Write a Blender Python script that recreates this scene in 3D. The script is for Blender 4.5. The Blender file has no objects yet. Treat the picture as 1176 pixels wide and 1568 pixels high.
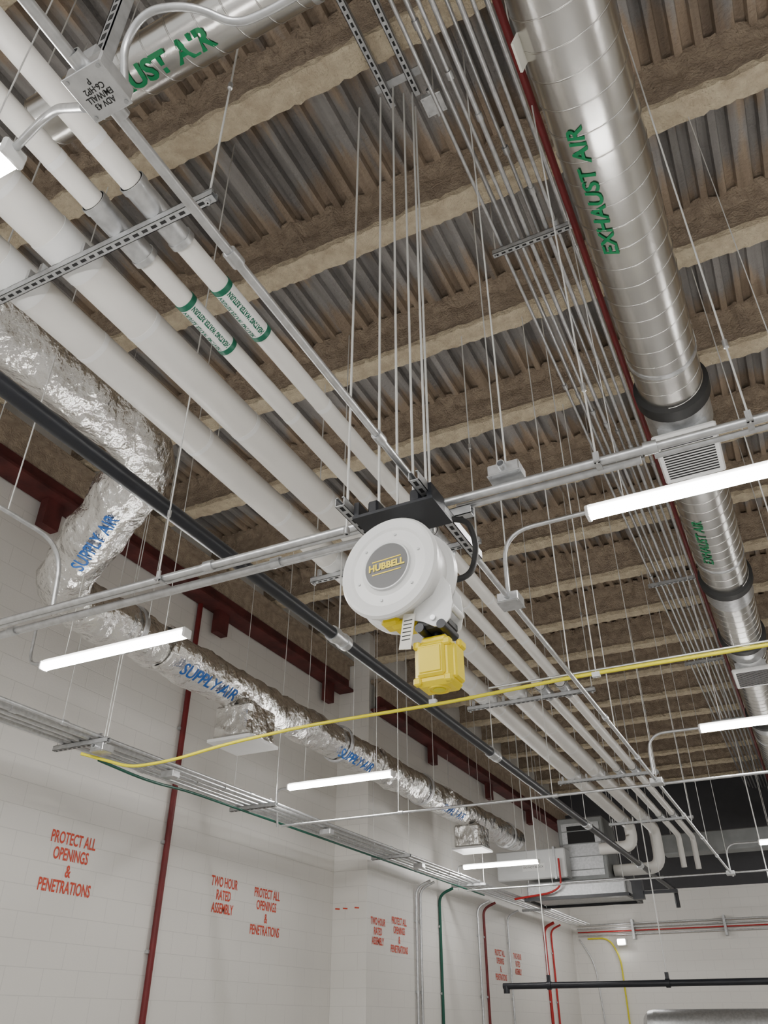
import bpy, math, random
from mathutils import Vector, Matrix, noise
random.seed(7)
D=bpy.data
# ---------------------------------------------------------------- materials
def newmat(name):
    m=D.materials.new(name); m.use_nodes=True
    nt=m.node_tree; b=nt.nodes['Principled BSDF']
    return m,nt,b
def mat(name,col,rough=.5,metal=0.0,var=0.0,vscale=6,bump=0.0,bscale=30,bdist=.01,col2=None,detail=4,emit=0):
    m,nt,b=newmat(name); N=nt.nodes; L=nt.links
    b.inputs['Base Color'].default_value=(*col,1); b.inputs['Roughness'].default_value=rough
    b.inputs['Metallic'].default_value=metal
    g=N.new('ShaderNodeNewGeometry')
    if var>0 or col2:
        n=N.new('ShaderNodeTexNoise'); n.inputs['Scale'].default_value=vscale; n.inputs['Detail'].default_value=detail
        L.new(g.outputs['Position'],n.inputs['Vector'])
        r=N.new('ShaderNodeValToRGB'); r.color_ramp.elements[0].position=.35; r.color_ramp.elements[1].position=.65
        c2=col2 or tuple(c*(1-var) for c in col)
        r.color_ramp.elements[0].color=(*c2,1); r.color_ramp.elements[1].color=(*col,1)
        L.new(n.outputs['Fac'],r.inputs['Fac']); L.new(r.outputs['Color'],b.inputs['Base Color'])
    if bump>0:
        n=N.new('ShaderNodeTexNoise'); n.inputs['Scale'].default_value=bscale; n.inputs['Detail'].default_value=5
        L.new(g.outputs['Position'],n.inputs['Vector'])
        bp=N.new('ShaderNodeBump'); bp.inputs['Strength'].default_value=bump; bp.inputs['Distance'].default_value=bdist
        L.new(n.outputs['Fac'],bp.inputs['Height']); L.new(bp.outputs['Normal'],b.inputs['Normal'])
    if emit>0:
        b.inputs['Emission Color'].default_value=(*col,1); b.inputs['Emission Strength'].default_value=emit
    return m
M={}
M['white']=mat('white_paint',(.84,.84,.83),.35,var=.04)
M['pipew']=mat('white_pvc_jacket',(.80,.78,.74),.42,var=.06,vscale=2.5)
M['galv']=mat('galvanized_steel',(.66,.67,.68),.36,.85,var=.2,vscale=25)
M['galvd']=mat('galvanized_steel_dull',(.52,.53,.54),.45,.7,var=.2,vscale=25)
M['ahu']=mat('unit_casing_gray',(.26,.27,.27),.5,.3,var=.2,vscale=4)
M['duct']=mat('spiral_duct_steel',(.70,.69,.66),.25,1,var=.12,vscale=3,bump=.10,bscale=3,bdist=.03)
M['foil']=mat('foil_wrap',(.87,.86,.84),.22,1,var=.1,vscale=6,bump=.9,bscale=7,bdist=.07)
M['black']=mat('black_steel',(.012,.014,.020),.40,.0,var=.3)
M['blackr']=mat('black_rubber',(.022,.022,.022),.6)
M['dark']=mat('dark_hole',(.01,.01,.01),.8)
M['yellow']=mat('yellow_plastic',(.88,.68,.0),.40,bump=.03)
M['yellowc']=mat('yellow_cable',(.74,.66,.01),.5)
M['maroon']=mat('maroon_primer',(.17,.012,.014),.5,var=.25,vscale=5)
M['maroond']=mat('maroon_girder_paint',(.12,.022,.020),.75,var=.5,vscale=4,bump=.3)
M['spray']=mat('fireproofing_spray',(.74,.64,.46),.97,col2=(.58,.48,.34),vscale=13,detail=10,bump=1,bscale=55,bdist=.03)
M['spray2']=mat('fireproofing_spray_brown',(.46,.37,.275),.97,col2=(.33,.26,.195),vscale=11,detail=10,bump=1,bscale=50,bdist=.035)  # darker, browner copy of the spray for joist sides and upper girder
M['floor']=mat('floor_concrete',(.62,.61,.59),.5,var=.15,vscale=2)
M['gray']=mat('gray_label',(.12,.12,.12),.45)
M['lgray']=mat('light_gray_metal',(.62,.63,.63),.4,.1)
M['green']=mat('green_ink',(.0,.20,.07),.5)
M['greenb']=mat('green_band',(.0,.12,.065),.45)
M['greenc']=mat('green_conduit',(.0,.08,.05),.45)
M['blue']=mat('blue_ink',(.005,.085,.32),.5)
M['redink']=mat('red_stencil_paint',(.62,.07,.035),.7)
M['ink']=mat('black_ink',(.02,.02,.02),.6)
M['paper']=mat('paper_label',(.8,.78,.7),.6,var=.1)
M['red']=mat('red_pipe_paint',(.42,.012,.012),.4)
M['cable']=mat('steel_wire',(.74,.74,.72),.4,.3)
M['light']=mat('led_lens',(1.0,.98,.95),.4,emit=92)
# masonry
def cmu(name,axis,base,base2):
    m,nt,b=newmat(name); N=nt.nodes; L=nt.links
    g=N.new('ShaderNodeNewGeometry'); s=N.new('ShaderNodeSeparateXYZ'); c=N.new('ShaderNodeCombineXYZ')
    L.new(g.outputs['Position'],s.inputs[0]); L.new(s.outputs[axis],c.inputs[0]); L.new(s.outputs[2],c.inputs[1])
    br=N.new('ShaderNodeTexBrick'); L.new(c.outputs[0],br.inputs['Vector'])
    br.inputs['Scale'].default_value=1; br.inputs['Brick Width'].default_value=.4; br.inputs['Row Height'].default_value=.2
    br.inputs['Mortar Size'].default_value=.004; br.inputs['Mortar Smooth'].default_value=.5
    br.inputs['Color1'].default_value=(*base,1); br.inputs['Color2'].default_value=(*base2,1)
    br.inputs['Mortar'].default_value=(*[x*.86 for x in base],1)
    L.new(br.outputs['Color'],b.inputs['Base Color']); b.inputs['Roughness'].default_value=.55
    bp=N.new('ShaderNodeBump'); bp.inputs['Strength'].default_value=.35; bp.inputs['Distance'].default_value=.005; bp.invert=True
    L.new(br.outputs['Fac'],bp.inputs['Height'])
    n=N.new('ShaderNodeTexNoise'); n.inputs['Scale'].default_value=60; L.new(g.outputs['Position'],n.inputs['Vector'])
    b2=N.new('ShaderNodeBump'); b2.inputs['Strength'].default_value=.25; b2.inputs['Distance'].default_value=.004
    L.new(n.outputs['Fac'],b2.inputs['Height']); L.new(bp.outputs['Normal'],b2.inputs['Normal']); L.new(b2.outputs['Normal'],b.inputs['Normal'])
    return m
M['cmuL']=cmu('painted_block_side',1,(.77,.75,.71),(.76,.74,.70))
M['cmuF']=cmu('painted_block_end',0,(.77,.75,.71),(.76,.74,.70))
M['darkwall']=mat('dark_gray_wall',(.05,.05,.055),.7,var=.1)
# deck with overspray close to the joists
JO=3.39; JS=1.22
def deckmat():
    m,nt,b=newmat('corrugated_deck'); N=nt.nodes; L=nt.links
    g=N.new('ShaderNodeNewGeometry'); s=N.new('ShaderNodeSeparateXYZ'); L.new(g.outputs['Position'],s.inputs[0])
    def math_(op,a,bv=None,cv=None):
        n=N.new('ShaderNodeMath'); n.operation=op
        for i,x in enumerate([a,bv,cv]):
            if x is None: continue
            if isinstance(x,(int,float)): n.inputs[i].default_value=x
            else: L.new(x,n.inputs[i])
        return n.outputs[0]
    y=math_('DIVIDE',math_('SUBTRACT',s.outputs[1],JO-20*JS),JS)
    fr=math_('FRACT',y); d=math_('MINIMUM',fr,math_('SUBTRACT',1,fr))
    mp=N.new('ShaderNodeMapping'); mp.inputs['Scale'].default_value=(9,1.2,3); L.new(g.outputs['Position'],mp.inputs['Vector'])
    n=N.new('ShaderNodeTexNoise'); n.inputs['Scale'].default_value=1; n.inputs['Detail'].default_value=5; L.new(mp.outputs[0],n.inputs['Vector'])
    v=math_('ADD',math_('MULTIPLY',n.outputs['Fac'],1.2),math_('MULTIPLY',d,-1.3))
    r=N.new('ShaderNodeValToRGB'); L.new(v,r.inputs['Fac'])
    r.color_ramp.elements[0].position=.14; r.color_ramp.elements[0].color=(.36,.345,.335,1)
    r.color_ramp.elements[1].position=.34; r.color_ramp.elements[1].color=(.43,.34,.255,1)
    mp2=N.new('ShaderNodeMapping'); mp2.inputs['Scale'].default_value=(7,.5,1); L.new(g.outputs['Position'],mp2.inputs['Vector'])
    n2=N.new('ShaderNodeTexNoise'); n2.inputs['Scale'].default_value=1; n2.inputs['Detail'].default_value=7; L.new(mp2.outputs[0],n2.inputs['Vector'])
    mx=N.new('ShaderNodeMix'); mx.data_type='RGBA'; mx.blend_type='MULTIPLY'; mx.inputs[0].default_value=.9
    r2=N.new('ShaderNodeValToRGB'); r2.color_ramp.elements[0].position=.38; r2.color_ramp.elements[0].color=(.46,.45,.45,1); r2.color_ramp.elements[1].position=.6
    L.new(n2.outputs['Fac'],r2.inputs['Fac']); L.new(r.outputs['Color'],mx.inputs[6]); L.new(r2.outputs['Color'],mx.inputs[7])
    L.new(mx.outputs[2],b.inputs['Base Color']); b.inputs['Roughness'].default_value=.7; b.inputs['Metallic'].default_value=.1
    n3=N.new('ShaderNodeTexNoise'); n3.inputs['Scale'].default_value=35; L.new(g.outputs['Position'],n3.inputs['Vector'])
    bp=N.new('ShaderNodeBump'); bp.inputs['Strength'].default_value=.6; bp.inputs['Distance'].default_value=.02
    L.new(n3.outputs['Fac'],bp.inputs['Height']); L.new(bp.outputs['Normal'],b.inputs['Normal'])
    return m
M['deck']=deckmat()
# ---------------------------------------------------------------- builder
def fil(pts,rad,n=7):
    P=[Vector(p) for p in pts]
    if rad<=0 or len(P)<3: return P
    out=[P[0]]
    for i in range(1,len(P)-1):
        a,b,c=P[i-1],P[i],P[i+1]
        d=min(rad,(a-b).length*.49,(c-b).length*.49)
        p=b+(a-b).normalized()*d; q=b+(c-b).normalized()*d
        for k in range(n+1):
            t=k/n; out.append(p*(1-t)**2+b*2*t*(1-t)+q*t*t)
    out.append(P[-1]); return out
class B:
    def __init__(s,name): s.n=name; s.v=[];s.f=[];s.m=[];s.s=[];s.mats=[]
    def mi(s,k):
        m=M[k]
        if m not in s.mats: s.mats.append(m)
        return s.mats.index(m)
    def add(s,vs,fs,k,smooth=False):
        o=len(s.v); s.v+= [tuple(v) for v in vs]; i=s.mi(k)
        for f in fs: s.f.append([a+o for a in f]); s.m.append(i); s.s.append(smooth)
    def box(s,c,size,k,rot=None):
        c=Vector(c); h=[x/2 for x in size]
        vs=[Vector((sx*h[0],sy*h[1],sz*h[2])) for sx in(-1,1) for sy in(-1,1) for sz in(-1,1)]
        if rot: vs=[rot@v for v in vs]
        vs=[v+c for v in vs]
        s.add(vs,[(0,1,3,2),(4,6,7,5),(0,4,5,1),(2,3,7,6),(0,2,6,4),(1,5,7,3)],k)
    def rbox(s,c,size,k,bev=.01,rot=None):
        c=Vector(c); h=[x/2 for x in size]; vs=[]; idx={}
        for sx in(-1,1):
            for sy in(-1,1):
                for sz in(-1,1):
                    for a in range(3):
                        v=[sx*h[0],sy*h[1],sz*h[2]]
                        for q in range(3):
                            if q!=a: v[q]-= (1 if v[q]>0 else -1)*bev
                        idx[(sx,sy,sz,a)]=len(vs); vs.append(Vector(v))
        fs=[]
        for a in range(3):
            o=[q for q in range(3) if q!=a]
            for sg in(-1,1):
                f=[]
                for (p,q) in((-1,-1),(1,-1),(1,1),(-1,1)):
                    t=[0,0,0]; t[a]=sg; t[o[0]]=p; t[o[1]]=q; f.append(idx[(*t,a)])
                fs.append(f)
            for p in(-1,1):
                for q in(-1,1):
                    f=[]
                    t=[0,0,0]; t[o[0]]=p; t[o[1]]=q
                    t[a]=-1; f.append(idx[(*t,o[0])]); f.append(idx[(*t,o[1])])
                    t[a]=1; f.append(idx[(*t,o[1])]); f.append(idx[(*t,o[0])])
                    fs.append(f)
        for sx in(-1,1):
            for sy in(-1,1):
                for sz in(-1,1): fs.append([idx[(sx,sy,sz,a)] for a in range(3)])
        if rot: vs=[rot@v for v in vs]
        s.add([v+c for v in vs],fs,k)
    def tube(s,pts,r,k,seg=10,fillet=0,caps=True,jit=0,flat=False,rf=None):
        P=fil(pts,fillet); n=len(P)
        R=[rf(p) for p in P] if rf else (r if isinstance(r,(list,tuple)) else [r]*n)
        T=[]
        for i in range(n):
            a=P[max(i-1,0)]; b=P[min(i+1,n-1)]; T.append((b-a).normalized())
        up=Vector((0,0,1)) if abs(T[0].z)<.9 else Vector((1,0,0))
        u=T[0].cross(up).normalized(); vs=[]
        for i in range(n):
            u=(u-T[i]*u.dot(T[i])).normalized(); w=T[i].cross(u)
            for j in range(seg):
                a=2*math.pi*j/seg; rr=R[i]
                if jit: 
                    q=P[i]+(u*math.cos(a)+w*math.sin(a))*rr
                    rr+=jit*(noise.noise(q*5)+.6*noise.noise(q*13))
                vs.append(P[i]+(u*math.cos(a)+w*math.sin(a))*rr)
        fs=[(i*seg+j,i*seg+(j+1)%seg,(i+1)*seg+(j+1)%seg,(i+1)*seg+j) for i in range(n-1) for j in range(seg)]
        s.add(vs,fs,k,not flat)
        if caps:
            s.add(vs[:seg],[list(range(seg))[::-1]],k); s.add(vs[-seg:],[list(range(seg))],k)
    def lathe(s,o,ax,prof,k,seg=40,flat=False):
        o=Vector(o); ax=Vector(ax).normalized(); up=Vector((0,0,1)) if abs(ax.z)<.9 else Vector((1,0,0))
        u=ax.cross(up).normalized(); w=ax.cross(u)
        for (d0,r0),(d1,r1) in zip(prof,prof[1:]):
            vs=[]
            for d,r in((d0,r0),(d1,r1)):
                for j in range(seg):
                    a=2*math.pi*j/seg; vs.append(o+ax*d+(u*math.cos(a)+w*math.sin(a))*max(r,1e-4))
            s.add(vs,[(j,(j+1)%seg,seg+(j+1)%seg,seg+j) for j in range(seg)],k,True)
    def text(s,txt,o,xd,yd,size,k,sx=1.0,wrap=None,extr=0.0,bold=0.0):
        cu=D.curves.new('t','FONT'); cu.body=txt; cu.size=size; cu.align_x='CENTER'; cu.align_y='CENTER'; cu.offset=bold; cu.resolution_u=3
        ob=D.objects.new('t',cu); bpy.context.scene.collection.objects.link(ob)
        me=ob.evaluated_get(bpy.context.evaluated_depsgraph_get()).to_mesh()
        vs=[v.co.copy() for v in me.vertices]; fs=[list(p.vertices) for p in me.polygons]
        ob.evaluated_get(bpy.context.evaluated_depsgraph_get()).to_mesh_clear()
        D.objects.remove(ob); D.curves.remove(cu)
        o=Vector(o); xd=Vector(xd).normalized(); yd=Vector(yd).normalized(); nd=xd.cross(yd)
        out=[]
        for v in vs:
            x=v.x*sx; y=v.y
            if wrap:
                a=y/wrap; out.append(o+xd*x+yd*(wrap*math.sin(a))+nd*(wrap*math.cos(a)-wrap))
            else: out.append(o+xd*x+yd*y)
        s.add(out,fs,k)
    def strut(s,a,b,k='galvd',w=.041,slots=True,face=-1):
        a=Vector(a); b=Vector(b); d=(b-a); L=d.length; d.normalize()
        x=d; z=Vector((0,0,1)) if abs(d.z)<.9 else Vector((0,1,0)); y=z.cross(x).normalized(); z=x.cross(y)
        rot=Matrix((x,y,z)).transposed(); c=(a+b)/2; t=.003
        s.box(c+z*face*(w/2-t/2),(L,w,t),k,rot)
        for q in(-1,1): s.box(c+y*q*(w/2-t/2),(L,t,w),k,rot)
        for q in(-1,1): s.box(c-z*face*(w/2-t/2)+y*q*(w/2-.006),(L,.012,t),k,rot)
        if slots:
            n=int(L/.05)
            for i in range(n):
                p=a+x*(.025+i*.05)+z*face*(w/2+.0006)
                s.box(p,(.028,.014,.0012),'dark',rot)
    def build(s):
        me=D.meshes.new(s.n)
        lo=[min(v[i] for v in s.v) for i in range(3)]; hi=[max(v[i] for v in s.v) for i in range(3)]
        c=[(a+b)/2 for a,b in zip(lo,hi)]
        me.from_pydata([(v[0]-c[0],v[1]-c[1],v[2]-c[2]) for v in s.v],[],s.f)
        for m in s.mats: me.materials.append(m)
        me.polygons.foreach_set('material_index',s.m); me.polygons.foreach_set('use_smooth',s.s); me.update()
        import bmesh
        bm=bmesh.new(); bm.from_mesh(me); bmesh.ops.recalc_face_normals(bm,faces=bm.faces); bm.to_mesh(me); bm.free()
        o=D.objects.new(s.n,me); o.location=c; bpy.context.scene.collection.objects.link(o); return o
# ---------------------------------------------------------------- room shell
XL=-6.0; YF=21.0; ZB=6.5; ZD=6.92; XR=6.0; YB=-3.0; XL2=-5.47; YS=10.45
def top(y):   # hangers clamp to a joist when one is overhead, else anchor in the deck
    k=round((y-JO)/JS); return ZB+.01 if abs(y-JO-k*JS)<.11 else ZD
def rod(b,x,y,z,r=.0042): b.tube([(x,y,z),(x,y,top(y))],r,'cable',6)
b=B('floor'); b.box((0,9,-.05),(12.4,24.4,.1),'floor'); b.build()
b=B('wall_left'); b.box((XL-.1,9,3.5),(.2,24.4,7.0),'cmuL')
b.box(((XL+XL2)/2,YS+.002+(YF-YS)/2,3.5),(XL2-XL-.004,YF-YS,7.0),'cmuF')
b.box((XL2-.001,YS+.003+(YF-YS)/2,3.5),(.004,YF-YS,7.0),'cmuL')
for x in(-5.92,-5.80,-5.62): b.box((x,YS,2.93),(.07,.004,.018),'redink',Matrix.Rotation(.1,3,'Y'))
b.build()
b=B('wall_far'); b.box((0,YF+.1,2.125),(12,.2,4.25),'cmuF'); b.box((0,YF+.1,5.6),(12,.2,2.7),'darkwall'); b.build()
b=B('wall_right'); b.box((XR+.1,9,3.5),(.2,24.4,7.0),'cmuL'); b.build()
b=B('ceiling')
vs=[];x=XL; prof=[]
i=0
while x<XR:
    prof+= [(x,ZD),(x+.05,ZD),(x+.062,ZD+.055),(x+.12,ZD+.055)]; x+=.132
    i+=1
    if i%6==0: prof+=[(x,ZD),(x+.06,ZD)]; x+=.06
ys=[YB,3,6,9,12,15,18,YF]
for y in ys:
    for p in prof: vs.append((p[0],y,p[1]))
n=len(prof)
b.add(vs,[(i*n+j,i*n+j+1,(i+1)*n+j+1,(i+1)*n+j) for i in range(len(ys)-1) for j in range(n-1)],'deck')
b.box((0,9,ZD+.2),(12.4,24.4,.1),'spray')
b.build()
# joists
b=B('ceiling_joists')
k=-4
while True:
    y0=JO+k*JS; k+=1
    if y0<YB+.2: continue
    if y0>YF-.2: break
    hw=.088
    sec=[(-hw,0),(-.03,-.004),(.03,-.004),(hw,0),(hw,.055),(.065,.10),(.06,.20),(.06,.32),(.09,.37),(.12,.44),(-.12,.44),(-.09,.37),(-.06,.32),(-.06,.20),(-.065,.10),(-hw,.055)]
    xs=[XL+i*.04 for i in range(int((XR-XL)/.04)+1)]
    vs=[]
    for x in xs:
        for (dy,dz) in sec:
            q=Vector((x,y0+dy,dz)); j=noise.noise(q*6)*.014+noise.noise(q*19)*.018
            j2=noise.noise(q*6+Vector((40,9,2)))*.010+noise.noise(q*19+Vector((4,9,2)))*.014
            if dz>.3: j+=noise.noise(Vector((x*9,y0,dz)))*.05
            vs.append((x,y0+dy+(j if dy>0 else -j),ZB+dz+(j2 if dz<.4 else 0)))
    m=len(sec)
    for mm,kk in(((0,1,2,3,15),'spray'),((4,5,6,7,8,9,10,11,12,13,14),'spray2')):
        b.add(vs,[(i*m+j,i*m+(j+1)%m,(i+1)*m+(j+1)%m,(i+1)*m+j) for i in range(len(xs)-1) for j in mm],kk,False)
b.build()
b=B('wall_girder')
def gird(x,z,y0,y1,ks):
    cy=(y0+y1)/2; L=y1-y0
    b.box((x+.15,cy,z),(.26,L,.03),'maroond'); b.box((x+.15,cy,z+.10),(.06,L,.18),'maroond')
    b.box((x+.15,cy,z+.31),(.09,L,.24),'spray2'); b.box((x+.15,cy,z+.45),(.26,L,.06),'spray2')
    for y in ks: b.box((x+.12,y,z-.15),(.10,.20,.32),'maroond')
gird(XL,5.98,-3,YS-.02,(4.4,7.2,9.9)); gird(XL2,5.65,YS+.02,20.9,(12.6,15.4,18))
b.build()
# ---------------------------------------------------------------- white insulated pipes
def ipipe(x,z,r,path_end,band=None,sleeve=True):
    b=B('insulated_pipe')
    pts=[(x,-1.5,z)]+path_end
    b.tube(pts,r,'pipew',28,fillet=r*2.2)
    for y in(1.5,4.6,7.9,11.4,14.5):
        if sleeve:
            b.lathe((x,y-.17,z),(0,1,0),[(0,r),(0,r+.006),(.34,r+.006),(.34,r)],'galv',28)
            for q in(-.17,.14): b.lathe((x,y+q,z),(0,1,0),[(0,r),(0,r+.011),(.03,r+.011),(.03,r)],'galv',28)
        else:
            b.lathe((x,y-.12,z-.0),(0,1,0),[(0,r),(0,r+.003),(.24,r+.003),(.24,r)],'white',28)
    yy=.2
    while yy<14:
        yy+=.9; b.lathe((x,yy,z),(0,1,0),[(0,r),(0,r+.0015),(.03,r+.0015),(.03,r)],'white',28)
    if band:
        for y in band:
            b.lathe((x,y-.17,z),(0,1,0),[(0,r),(0,r+.002),(.34,r+.002),(.34,r)],'white',28)
            for q in(-.18,.15): b.lathe((x,y+q,z),(0,1,0),[(0,r),(0,r+.004),(.03,r+.004),(.03,r)],'greenb',28)
            for tt in(-20,40):
                a=math.radians(tt); nd=Vector((math.sin(a),0,-math.cos(a))); xd=Vector((0,-1,0)); yd=nd.cross(xd)
                b.text('HEATING WATER RETURN',Vector((x,y,z))+nd*(r+.0035),xd,yd,.036,'greenb',.66,wrap=r,bold=.0018)
    return b.build()
ipipe(-1.84,4.55,.05,[(-1.84,16.6,4.55),(-1.84,16.6,4.0)],[2.12])
ipipe(-2.05,4.55,.05,[(-2.05,16.3,4.55),(-2.05,16.3,4.0)],[2.12])
ipipe(-2.38,4.60,.10,[(-2.38,15.8,4.60),(-2.38,15.8,3.95),(-3.2,15.8,3.95)],None,False)
ipipe(-2.72,4.60,.10,[(-2.72,15.3,4.60),(-2.72,15.3,4.25),(-3.3,15.3,4.25)],None,False)
ty=[1.5,4.6,7.9,11.4,14.5]
for y in ty:
    b=B('pipe_trapeze')
    b.strut((-2.92,y,4.479),(-1.53,y,4.479))
    for x in(-2.89,-1.56):
        rod(b,x,y,4.44,.005)
        b.lathe((x,y,4.44),(0,0,1),[(0,0),(0,.012),(.014,.012),(.014,0)],'galv',6); b.box((x,y,4.503),(.04,.04,.005),'galv')
        b.lathe((x,y,5.3),(0,0,1),[(0,.005),(.005,.012),(.045,.012),(.05,.005)],'galv',8)
    for x in(-2.72,-2.38): 
        b.box((x-.13,y,4.53),(.02,.04,.06),'galv'); b.box((x+.13,y,4.53),(.02,.04,.06),'galv')
    b.build()
# ---------------------------------------------------------------- black pipe
b=B('black_pipe')
b.tube([(-2.6,-1,3.9),(-2.6,18.6,3.9),(-2.6,18.6,3.6)],.044,'black',24,fillet=.08)
for y in(4.5,7.7,11.4,15.0):
    b.lathe((-2.6,y-.11,3.9),(0,1,0),[(0,.045),(0,.055),(.06,.058),(.06,.051),(.16,.051),(.16,.058),(.22,.055),(.22,.045)],'galv',20)
    rod(b,-2.6,y,3.95,.005)
rod(b,-2.6,1.2,3.95)
b.build()
# ---------------------------------------------------------------- right exhaust duct
b=B('exhaust_duct')
dx,dz,dr=-.06,5.4,.22
b.tube([(dx,-2,dz),(dx,20.5,dz)],dr,'duct',48)
def helix(b,o0,ax,L,r,pitch,k,rad=.005):
    pts=[];n=int(L/pitch*28)
    ax=Vector(ax); up=Vector((0,0,1)); u=ax.cross(up).normalized(); w=ax.cross(u)
    for i in range(n+1):
        a=2*math.pi*i/28; pts.append(Vector(o0)+ax*(L*i/n)+(u*math.cos(a)+w*math.sin(a))*r)
    b.tube(pts,rad,k,5)
helix(b,(dx,-.5,dz),(0,1,0),20.5,dr,.15,'duct',.0045)
for y in(4.71,7.84,9.4,12.5):
    b.lathe((dx,y-.07,dz),(0,1,0),[(0,dr),(.01,dr+.035),(.12,dr+.035),(.13,dr),(.13,dr)],'blackr',40)
    b.lathe((dx,y+.07,dz),(0,1,0),[(0,dr+.01),(.3,dr+.012),(.3,dr)],'galv',40)
for y,tt,sz in((2.76,-26,.125),(6.7,-26,.125)):
    a=math.radians(tt); nd=Vector((math.sin(a),0,-math.cos(a))); xd=Vector((0,-1,0)); yd=nd.cross(xd)
    b.text('EXHAUST AIR',Vector((dx,y,dz))+nd*(dr+.006),xd,yd,sz,'green',1.08,wrap=dr+.006,bold=.003)
b.box((dx-dr-.0,1.95,dz-.09),(.012,.14,.10),'paper',Matrix.Rotation(math.radians(25),3,'Y')); b.box((dx-dr-.007,1.95,dz-.07),(.004,.10,.02),'red',Matrix.Rotation(math.radians(25),3,'Y'))
for y in(1.0,4.3,7.3,10.6,13.5):
    for q in(-1,1): rod(b,dx+q*dr*1.02,y,dz,.005)
    b.lathe((dx,y-.015,dz),(0,1,0),[(0,dr),(0,dr+.006),(.03,dr+.006),(.03,dr)],'galv',40)
b.build()
for y in(5.15,10.1):
    b=B('air_grille')
    c=Vector((dx,y,dz-dr-.06))
    b.rbox(c,(.44,.62,.04),'white',.012); b.box(c+Vector((0,0,.06)),(.34,.5,.10),'galv')
    for i in range(15): b.box(c+Vector((0,-.24+i*.034,-.021)),(.36,.012,.006),'dark')
    b.build()
b=B('sprinkler_pipe'); b.tube([(-.345,-2,5.8),(-.345,20.5,5.8)],.021,'maroon',16)
for y in(2.17,5.83,8.27,11.93,14.37): rod(b,-.345,y,5.82)
b.build()
b=B('sprinkler_pipe'); b.tube([(-4.07,-2,6.0),(-4.07,20.5,6.0)],.035,'maroon',16)
for y in(4.61,8.27,11.93): rod(b,-4.07,y,6.03)
b.build()
b=B('exhaust_duct')
b.tube([(-2.5,1.25,5.35),(-.1,1.25,5.35)],.125,'duct',36)
helix(b,(-2.5,1.25,5.35),(1,0,0),2.3,.125,.14,'duct',.004)
b.text('EXHAUST AIR',(-1.86,1.25-.01,5.35-.131),(1,0,0),(0,-1,0),.135,'green',.95,wrap=.13,bold=.005)
for x in(-2.3,-1.0): rod(b,x,1.38,5.35); b.lathe((x,1.25,5.35),(1,0,0),[(0,.125),(0,.13),(.025,.13),(.025,.125)],'galv',30)
b.build()
# ---------------------------------------------------------------- foil supply duct
b=B('supply_duct')
def dens(pts,rad,step=.05):
    P=fil(pts,rad,12); out=[P[0]]
    for a,c in zip(P,P[1:]):
        L=(c-a).length; n=max(1,int(L/step))
        for i in range(1,n+1): out.append(a.lerp(c,i/n))
    return out
path=[(-3.42,-1,5.0),(-3.42,3.25,5.0),(-4.78,3.8,4.45),(-4.75,14.9,4.45)]
b.tube(dens(path,.33),.195,'foil',44,jit=.028,rf=lambda p: .22 if p.x>-4.3 else (.195 if p.y>4.6 else .208))
for y in(5.0,9.2,11.5): b.lathe((-4.75,y,4.45),(0,1,0),[(0,.19),(.0,.215),(.05,.215),(.05,.19)],'foil',36)
def ztext(t,y): 
    a=math.radians(40); nd=Vector((math.sin(a),0,-math.cos(a))); xd=Vector((0,1,0)); yd=nd.cross(xd)
    b.text(t,Vector((-4.75,y,4.45))+nd*.226,xd,yd,.17,'blue',.95,wrap=.226,bold=.004)
ztext('SUPPLY AIR',5.6); ztext('SUPPLY AIR',8.5); ztext('SUPPLY AIR',11.6)
A=Vector((-3.42,3.25,5.0)); Bp=Vector((-4.78,3.8,4.45)); xd=(A-Bp).normalized()
nd=Vector((.7,-.5,-.75)); nd=(nd-xd*nd.dot(xd)).normalized(); yd=nd.cross(xd)
b.text('SUPPLY AIR',A.lerp(Bp,.50)+nd*.246,xd,yd,.14,'blue',.8,wrap=.246,bold=.003)
for y in(6.35,12.6):
    c=(-4.72,y,4.1)
    b.rbox(c,(.44,.46,.34),'foil',.03)
    b.box((-4.72,y,3.92),(.50,.50,.03),'white')
for y in(.95,4.61,8.27,10.71,14.37):
    xx=-3.42 if y<3 else -4.75; zz=5.0 if y<3 else 4.45
    for q in(-1,1): rod(b,xx+q*.21,y,zz)
    b.lathe((xx,y-.02,zz),(0,1,0),[(0,.2),(0,.222 if y>3 else .245),(.04,.222 if y>3 else .245),(.04,.2)],'galv',36)
b.build()
# ---------------------------------------------------------------- conduit grid
ZC=3.4; XC=-1.03; cr=.0145
b=B('conduit_run')
b.tube([(XC,-1,ZC),(XC,13.3,ZC)],cr,'galv',10)
for y in(1.1,2.0,5.5,6.6,8.9,10.2,11.5): b.lathe((XC,y,ZC),(0,1,0),[(0,cr),(0,.021),(.05,.021),(.05,cr)],'galv',12)
for y in(4.61,5.83,9.49,10.71): rod(b,XC,y,ZC)
b.build()
b=B('conduit_run')
for (dy,dz_,r,x0,x1) in((0,0,.018,-5.3,2.6),(.045,.005,.013,-5.3,-1.3),(.115,-.0,.018,-5.3,-1.3),(.155,.01,.012,-5.3,-1.25),(.06,-.0,.016,-.95,-.2),(.06,0,.012,-.15,2.6)):
    b.tube([(x0,2.53+dy,ZC+dz_),(x1,2.53+dy,ZC+dz_)],r,'galv',10)
for x in(-4.3,-2.2,-.18,.6): 
    b.lathe((x,2.53,ZC),(1,0,0),[(0,.018),(0,.026),(.05,.026),(.05,.018)],'galv',12)
for x in(-3.6,-1.9): b.lathe((x,2.645,ZC),(1,0,0),[(0,.018),(0,.026),(.05,.026),(.05,.018)],'galv',12)
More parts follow.
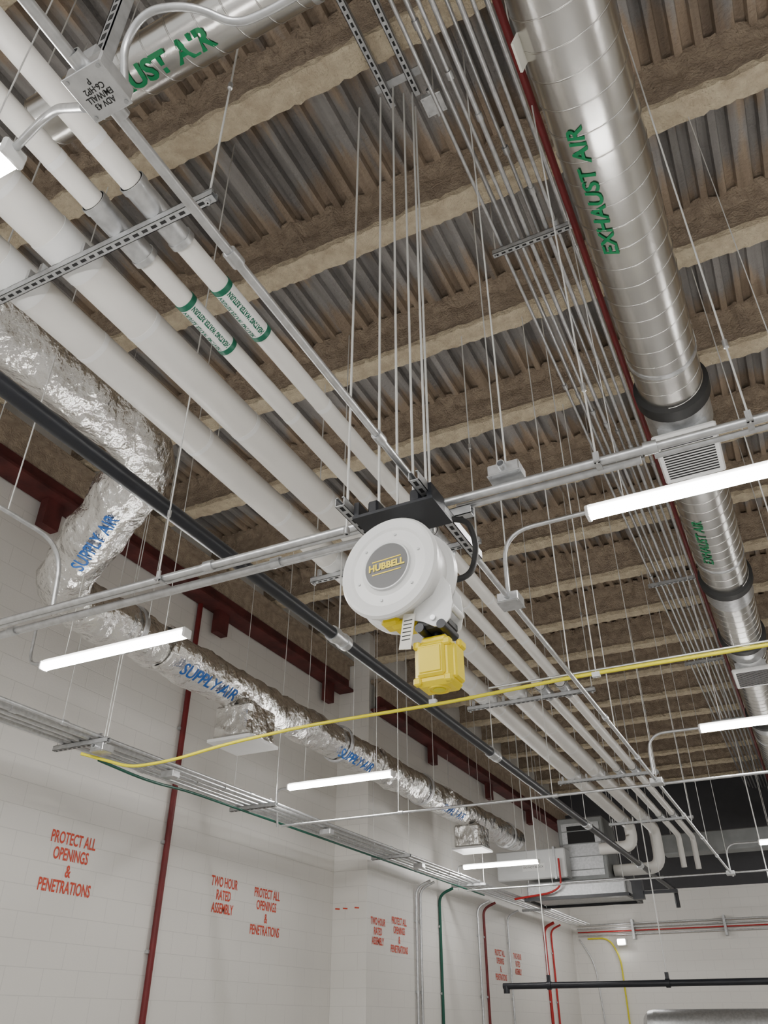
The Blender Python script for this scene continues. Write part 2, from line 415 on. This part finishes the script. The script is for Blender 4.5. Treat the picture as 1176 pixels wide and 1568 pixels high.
for x in(-4.1,-2.45,-.35,.19,1.5): 
    rod(b,x,2.50,ZC-.03); b.box((x,2.52,ZC-.022),(.022,.07,.006),'galv'); b.box((x,2.50,ZC),(.022,.008,.05),'galv'); b.lathe((x,2.50,ZC+.33),(0,0,1),[(0,.004),(.005,.01),(.04,.01),(.045,.004)],'galv',8)
b.build()
for yy,xe in((7.55,-5.0),(13.0,-5.0)):
    b=B('conduit_run')
    b.tube([(xe,yy,ZC),(3,yy,ZC)],.0125,'galv',10)
    for x in(-3.6,-2.0,.4): b.lathe((x,yy,ZC),(1,0,0),[(0,cr),(0,.02),(.05,.02),(.05,cr)],'galv',12); rod(b,x,yy,ZC)
    b.build()
b=B('yellow_cable')
pts=[(-5.0,4.6,3.42),(-4.85,4.72,3.38),(-4.6,4.75,3.30),(-4.2,4.75,3.30),(-3.7,4.75,3.36),(-3.0,4.75,3.40),(-1.9,4.75,3.40),(XC,4.75,3.43),(3.2,4.75,3.42)]
b.tube(pts,.012,'yellowc',10,fillet=.2)
for x in(-2.0,-.9,.3): rod(b,x,4.75,ZC); b.box((x,4.75,3.42),(.05,.03,.03),'lgray')
b.tube([(-1.6,4.75,3.45),(3,4.75,3.45)],.008,'galv',8)
b.build()
def jbox(c,s=(.11,.11,.05),txt=None,rot=None):
    b=B('junction_box'); b.rbox(c,s,'galv',.004,rot); c=Vector(c)
    b.rbox(c-Vector((0,0,s[2]/2+.002)),(s[0]*1.06,s[1]*1.06,.004),'galv',.0015)
    for q in((-1,-1),(1,1),(-1,1),(1,-1)): b.lathe(c+Vector((q[0]*s[0]*.43,q[1]*s[1]*.43,-s[2]/2-.007)),(0,0,1),[(0,0),(0,.005),(.004,.005)],'galvd',8)
    for q in(-1,1):
        b.lathe(c+Vector((0,q*s[1]/2,0)),(0,q,0),[(0,.017),(.03,.017),(.03,.013)],'galv',12)
    if not txt: rod(b,c.x,c.y,c.z)
    if txt:
        for i,t in enumerate(txt): b.text(t,c+Vector((0,(.026-.018*i),-s[2]/2-.0048)),(-1,0,0),(0,1,0),.020,'ink',.85,bold=.0003)
    return b.build()
jbox((-1.02,.59,3.4),(.105,.105,.05),['ADV 43','EM/WALL','C6-HP2','P'])
jbox((XC,3.50,3.4)); jbox((XC,7.45,3.4)); jbox((XC,13.0,3.4)); jbox((-.71,2.53,3.46),(.13,.10,.05)); jbox((-4.83,4.65,3.45),(.13,.13,.06)); 
b=B('flexible_conduit')
b.tube([(-1.0,.64,3.44),(-1.0,.60,3.58),(-.93,.58,3.64),(-.82,.615,3.63),(-.74,.69,3.60),(-.66,.70,3.6),(-.3,.70,3.6)],.010,'galv',10,fillet=.06)
b.build()
b=B('mounting_bracket')
b.strut((-1.10,.62,3.44),(-1.10,.62,4.1),w=.034); b.box((-1.06,.60,3.50),(.04,.08,.10),'galvd'); rod(b,-1.10,.62,4.1)
b.build()
# ---------------------------------------------------------------- strip lights
def strip(x0,x1,y,z,feed=None):
    b=B('strip_light'); cx=(x0+x1)/2; L=x1-x0
    b.rbox((cx,y,z+.035),(L,.05,.03),'white',.004)
    n=12; vs=[]
    for x in(x0+.012,x1-.012):
        for i in range(n+1):
            a=math.radians(200+ (140)*i/n)
            vs.append((x,y+.036*math.cos(a),z+.006+.030*math.sin(a)))
        vs.append((x,y+.036,z+.02)); vs.append((x,y-.036,z+.02))
    m=n+3
    b.add(vs,[(j,(j+1)%m,m+(j+1)%m,m+j) for j in range(m)]+[list(range(m)),list(range(m,2*m))],'light')
    for x in(x0,x1): b.rbox((x,y,z+.010),(.022,.078,.062),'white',.006)
    for q in(.15,.85):
        x=x0+L*q; rod(b,x,y,z+.04,.003)
    if feed: b.tube(feed,.012,'galv',10,fillet=.18)
    return b.build()
zl=3.75
def feedR(y): return [(XC,y+.02,3.43),(XC,y+.02,zl+.03),(-.58,y,zl+.02)]
for y in(3.45,7.3,13.0):
    strip(-.57,.65,y,zl,feedR(y))
strip(-4.47,-3.22,3.62,zl-.05,[(-4.45,3.62,zl-.02),(-4.63,3.62,zl-.0),(-4.65,3.62,zl+.3)])
strip(-4.85,-3.60,7.42,zl,[(-4.84,7.42,zl+.01),(-5.02,7.42,zl),(-5.05,7.55,3.4)])
strip(-5.0,-3.75,12.9,zl-.03,[(-5.0,12.9,zl),(-5.1,12.9,zl),(-5.1,12.9,3.4)])
strip(-2.8,-1.56,.73,zl-.05,[(-1.57,.73,zl-.02),(-1.35,.68,zl-.05),(-1.1,.62,3.42)])
strip(-2.8,-1.56,-1.6,zl-.05); strip(-.57,.65,-.3,zl); strip(-4.8,-3.6,-.4,zl); strip(2.6,3.85,.2,zl)
strip(2.6,3.85,3.5,zl); strip(2.6,3.85,7.42,zl); strip(2.6,3.85,13.0,zl); strip(-.57,.65,18,zl); strip(-4.6,-3.4,18.2,zl)
b=B('conduit_run')
b.tube([(-3.23,-1,3.80),(-3.23,2.55,3.80),(-3.25,2.60,3.42)],.013,'galv',10,fillet=.22)
for y in(.6,2.17): rod(b,-3.23,y,3.8)
b.build()
# ---------------------------------------------------------------- ceiling conduit bank
b=B('ceiling_conduit_bank')
for i in range(8):
    x=-.88+i*.065; z=6.17+(.05 if i%3==1 else 0)
    b.tube([(x,-2,z),(x,20.5,z)],.012+.004*(i%2),'galv',8)
    for y in(1.7+i*.31,5.2+i*.22,9+i*.3): b.lathe((x,y,z),(0,1,0),[(0,.015),(0,.022),(.05,.022),(.05,.015)],'galv',10)
for y in(.95,3.62,6.4,9.2,12,15):
    b.strut((-.95,y,6.13),(-.38,y,6.13))
    for x in(-.93,-.40): rod(b,x,y,6.1)
b.build()
b=B('ceiling_strut_support')
b.strut((-1.19,.8,6.47),(-1.19,2.52,6.47)); b.strut((-1.02,.8,6.47),(-1.02,2.52,6.47)); b.box((-1.10,1.7,6.495),(.3,.05,.01),'galvd'); b.box((-1.10,2.4,6.495),(.3,.05,.01),'galvd')
b.build()
jbox((-.93,2.55,6.35),(.12,.12,.05))
# ---------------------------------------------------------------- cord reel
b=B('cord_reel')
rc=Vector((-1.10,2.24,2.985)); R=.200
ya=math.radians(5); ax=Vector((math.sin(ya),math.cos(ya),0)); xx=Vector((math.cos(ya),-math.sin(ya),0)); zz=Vector((0,0,1))
rotz=Matrix.Rotation(-ya,3,'Z')
b.lathe(rc,ax,[(-.012,0),(-.012,.088)],'gray',64)
b.lathe(rc,ax,[(-.012,.088),(-.014,.089),(-.014,.094),(-.004,.096)],'lgray',64)
b.lathe(rc,ax,[(-.004,.096),(.002,.112),(.004,.150),(-.002,.160),(-.010,.182),(-.008,.192),(.002,R),(.014,R),(.020,.192),(.024,.17)],'white',64)
b.lathe(rc,ax,[(.024,.17),(.024,.178),(.07,.182),(.115,.178)],'white',64)
b.lathe(rc,ax,[(.115,.178),(.118,.194),(.124,R+.003),(.150,R+.003),(.16,.18),(.165,0)],'white',64)
b.text('HUBBELL',rc-ax*.0145,xx,zz,.036,'yellow',1.02,bold=.0016)
for q in(-1,1): b.box(rc-ax*.013+zz*.026*q,(.12,.001,.004),'yellow',rotz)
for i in range(6):
    a=i*math.pi/3+.3; b.lathe(rc+ax*.001+(xx*math.cos(a)+zz*math.sin(a))*.13,-ax,[(-.003,.006),(.003,.005),(.003,0)],'lgray',10)
b.box(rc+Vector((0,.13,.275)),(.34,.20,.012),'black')
for q in(-.09,.09):
    b.rbox(rc+Vector((q,.08,.315)),(.045,.07,.06),'black',.008); b.rbox(rc+Vector((q,.20,.30)),(.05,.06,.05),'black',.008)
b.box(rc+Vector((-.155,.10,.31)),(.02,.13,.07),'black'); b.box(rc+Vector((.155,.10,.31)),(.02,.13,.07),'black')
b.box(rc+Vector((0,.185,.12)),(.12,.02,.32),'white')
b.strut(rc+Vector((-.20,-.02,.33)),rc+Vector((-.20,.50,.33))); b.strut(rc+Vector((.13,-.05,.33)),rc+Vector((.13,.62,.33)))
b.strut(rc+Vector((-.26,.33,.372)),rc+Vector((.22,.33,.372)))
def cheek(y0,t,out,k):
    vs=[]
    for tt in(0,t):
        for p in out: vs.append(rc+Vector((p[0],y0+tt,p[1])))
    n=len(out); b.add(vs,[list(range(n)),list(range(n,2*n))]+[(j,(j+1)%n,n+(j+1)%n,n+j) for j in range(n)],k)
out=[(.08,-.165),(.15,-.125),(.19,-.06),(.215,-.10),(.222,-.17),(.21,-.225),(.185,-.25),(.15,-.245),(.11,-.22),(.07,-.205)]
cheek(.045,.006,out,'white'); cheek(.145,.006,out,'white')
b.tube([rc+Vector((.213,.05,-.18)),rc+Vector((.213,.148,-.18))],.012,'white',12)
b.rbox(rc+Vector((.14,.10,-.225)),(.12,.10,.04),'blackr',.01)
for q in(.10,.18): b.tube([rc+Vector((q,.035,-.245)),rc+Vector((q,.158,-.245))],.017,'black',14)
b.tube([rc+Vector((.15,.036,-.215)),rc+Vector((.15,.16,-.215))],.010,'galv',12)
b.rbox(rc+Vector((.03,.10,-.20)),(.10,.09,.035),'yellow',.012)
b.rbox(rc+Vector((-.02,.08,-.188)),(.07,.07,.035),'yellow',.012)
b.tube([rc+Vector((.14,.115,-.24)),rc+Vector((.14,.12,-.31))],.011,'yellowc',12)
b.box(rc+Vector((.055,.035,-.25)),(.045,.003,.13),'paper',Matrix.Rotation(.15,3,'Y'))
for i in range(6): b.box(rc+Vector((.055+ (i-2.5)*-.002,.0325,-.21-.014*i)),(.032,.001,.003),'ink')
b.tube([rc+Vector((.12,.28,.33)),rc+Vector((.21,.30,.31)),rc+Vector((.24,.30,.18)),rc+Vector((.22,.26,.03)),rc+Vector((.12,.19,.0))],.012,'blackr',12,fillet=.08)
for dx_,dy_ in((-.14,.20),(-.04,.17),(.0,.24),(.05,.26),(.03,.35),(-.29,.20)):
    px,py=rc.x+dx_,rc.y+dy_; b.tube([(px,py,3.33),(px,py,6.47)],.006,'cable',8)
    b.lathe((px,py,3.31),(0,0,1),[(0,.006),(0,.014),(.03,.014),(.03,.006)],'galv',8)
b.build()
# outlet box
b=B('outlet_box'); oc=rc+Vector((.135,.11,-.365))
b.rbox(oc,(.138,.105,.16),'yellow',.014)
b.rbox(oc+Vector((-.004,-.055,.005)),(.10,.018,.115),'yellow',.008)
b.rbox(oc+Vector((-.004,-.065,.005)),(.078,.006,.09),'yellow',.002)
b.rbox(oc+Vector((0,-.0,.085)),(.10,.08,.03),'yellow',.01)
for sx in(-1,1):
    for sz in(-1,1): b.rbox(oc+Vector((sx*.055,-.047,sz*.064)),(.028,.028,.026),'yellow',.005); 
b.rbox(oc+Vector((.072,0,0)),(.018,.075,.12),'yellow',.006)
b.rbox(oc+Vector((.078,.02,.072)),(.02,.05,.03),'yellow',.006)
b.lathe(oc+Vector((.0,-.0,-.080)),(0,0,-1),[(0,.04),(.004,.038),(.004,.032),(.001,.030),(.001,.0)],'yellow',32)
b.lathe(oc+Vector((.0,-.0,-.0815)),(0,0,-1),[(0,.022),(.003,.021),(.003,.0)],'yellowc',24)
b.tube([oc+Vector((0,0,.08)),oc+Vector((0,0,.12))],.018,'black',14)
b.build()
# ---------------------------------------------------------------- left conduit rack
b=B('conduit_rack')
xs=[(-5.22,.020),(-5.13,.013),(-5.04,.017),(-4.94,.022),(-4.84,.015)]
for i,(x,r) in enumerate(xs):
    b.tube([(x,-1,3.54),(x,YF-.6-.05*i,3.54)],r,'galv',12)
    for y in(2.6+.4*i,5.5+.3*i,8.7+.3*i,11.5+.2*i): b.lathe((x,y,3.54),(0,1,0),[(0,r),(0,r+.007),(.06,r+.007),(.06,r)],'galv',12)
b.tube([(-4.95,4.75,3.40),(-4.98,5.4,3.38),(-5.08,6,3.45),(-5.08,9,3.45),(-5.08,14,3.45)],.012,'greenc',10,fillet=.3)
for y in(2.2,4.61,7.05,10.3,13.15,16.8):
    b.strut((-5.32,y,3.50),(-4.74,y,3.50))
    for x in(-4.76,-5.30): rod(b,x,y,3.47)
    for (x,r) in xs: b.box((x,y,3.545+r),(2*r+.01,.02,.004),'galvd')
for y in(5.6,8.4,11): b.rbox((-4.93,y,3.48),(.14,.10,.06),'galv',.005)
b.build()
b=B('maroon_riser'); b.tube([(XL+.045,6.87,.02),(XL+.045,6.87,5.96)],.032,'maroon',14)
for z in(1,2.2,3.2,4.4): b.box((XL+.02,6.87,z),(.04,.11,.03),'galvd')
b.build()
def drop(y,k,r=.015,z1=3.45):
    x=XL2+.03
    b=B('wall_conduit'); b.tube([(x,y,.05),(x,y,z1-.1),(x+.2,y+.1,z1)],r,k,10,fillet=.2)
    for z in(.8,2.0,2.9): b.box((x-.012,y,z),(.03,.06,.03),'galvd')
    b.build()
drop(12.0,'galv',.02); drop(12.15,'galv',.02); drop(12.9,'greenc',.022); drop(14.9,'maroon',.022); drop(14.6,'galv',.02); drop(18.6,'red',.03); drop(19.1,'red',.02); drop(16.2,'galv',.018)
def stencil(y,z,lines,h=.135,x=XL):
    b=B('wall_stencil_text')
    for i,t in enumerate(lines): b.text(t,(x+.004,y,z-i*h*.98),(0,1,0),(0,0,1),h*1.05,'redink',.62 if len(t)>3 else .7,bold=.003)
    b.build()
P4=['PROTECT ALL','OPENINGS','&','PENETRATIONS']; T3=['TWO HOUR','RATED','ASSEMBLY']
stencil(5.65,3.02,P4); stencil(7.98,2.95,T3); stencil(8.85,2.93,P4)
stencil(10.78,2.78,T3,.12,XL2+.002); stencil(11.45,2.84,P4,.12,XL2+.002); stencil(15.7,2.7,P4,.13,XL2+.002); stencil(16.7,2.7,T3,.13,XL2+.002)
# ---------------------------------------------------------------- air handling unit
b=B('air_handling_unit')
b.rbox((-3.8,15.7,3.62),(1.75,1.1,.26),'galvd',.02)
b.box((-3.8,15.12,3.475),(1.85,.05,.05),'black'); b.box((-3.8,16.28,3.475),(1.85,.05,.05),'black')
for x in(-4.7,-2.9): b.box((x,15.7,3.475),(.05,1.2,.05),'black')
b.rbox((-3.65,15.9,4.3),(.85,.9,1.1),'ahu',.02); b.box((-3.65,15.44,4.3),(.7,.01,.9),'galvd')
b.box((-3.65,15.435,4.55),(.5,.012,.3),'dark')
for i in range(4): b.box((-3.65,15.43,3.95+.22*i),(.72,.012,.015),'ahu')
b.rbox((-4.55,15.4,4.05),(1.3,.6,.5),'lgray',.02); b.box((-4.1,15.4,4.05),(.04,.64,.54),'galvd')
b.text('DO NOT BLOCK',(-4.5,15.092,4.0),(1,0,0),(0,0,1),.05,'ink'); b.box((-4.5,15.098,4.0),(.42,.006,.12),'white')
b.box((-2.75,15.3,3.55),(.18,.14,.30),'black'); b.box((-2.4,15.3,3.50),(.6,.05,.05),'black')
b.tube([(-4.9,15.1,3.5),(-4.2,15.0,3.55),(-4.0,15.0,3.65),(-4.0,15.0,4.1)],.018,'red',8,fillet=.15)
for x in(-4.65,-2.95):
    for y in(15.2,16.2): rod(b,x,y,3.45,.007)
b.build()
b=B('far_wall_conduits')
for i in range(4):
    z=3.36+.07*i; b.tube([(-5.3,YF-.08-.03*i,z),(5.5,YF-.08-.03*i,z)],.014,'galv' if i!=1 else 'red',8)
b.tube([(-5.1,YF-.05,3.3),(-4.6,YF-.05,3.3),(-4.4,YF-.05,2.9),(-4.4,YF-.05,.05)],.018,'yellowc',8,fillet=.2)
b.tube([(-5.3,YF-.05,3.3),(-5.0,YF-.05,2.8),(-4.85,YF-.05,.05)],.016,'galv',8,fillet=.3)
for x in(-4,-2,0,2): b.box((x,YF-.1,3.45),(.05,.2,.4),'galvd')
b.rbox((-4.3,YF-.12,3.2),(.22,.16,.14),'white',.02); b.box((-4.3,YF-.21,3.2),(.16,.02,.1),'light')
b.build()
b=B('cross_duct'); b.rbox((-1.6,19.4,4.9),(2.4,.5,.4),'ahu',.02); b.rbox((.8,19.4,4.9),(2.2,.4,.3),'ahu',.02)
for x in(-2.6,-.6,1.6): rod(b,x,19.4,5.0,.008)
b.build()
b=B('curtain_rail')
b.tube([(-4.85,14,2.12),(2.5,14,2.12)],.045,'black',14)
for x in(-4.1,-2.3,-.6,1.2): rod(b,x,14,2.12,.010); b.lathe((x-.03,14,2.12),(1,0,0),[(0,.045),(0,.062),(.06,.062),(.06,.045)],'black',14); b.box((x,14,2.2),(.05,.05,.12),'black')
b.tube([(-4.8,14,2.12),(-4.8,14,2.02)],.05,'black',12)
b.build()
b=B('storage_tank')
b.lathe((-3.2,16.4,1.55),(1,0,0),[(0,0),(.02,.18),(.10,.26),(.2,.28),(4.4,.28),(4.5,.26),(4.6,.15),(4.6,0)],'galv',36)
for x in(-2.6,.6): b.box((x,16.4,.7),(.1,.4,1.4),'galvd')
b.build()
# ---------------------------------------------------------------- world + camera
w=D.worlds.new('world'); bpy.context.scene.world=w; w.use_nodes=True
w.node_tree.nodes['Background'].inputs[0].default_value=(1,.99,.97,1); w.node_tree.nodes['Background'].inputs[1].default_value=.85
cam=D.cameras.new('camera'); co=D.objects.new('camera',cam); bpy.context.scene.collection.objects.link(co)
cam.sensor_fit='HORIZONTAL'; cam.sensor_width=36; cam.lens=36*1210/1176; cam.clip_start=.05
co.location=(0,0,1.6); co.rotation_euler=(math.radians(123),0,math.radians(26.5))
bpy.context.scene.camera=co
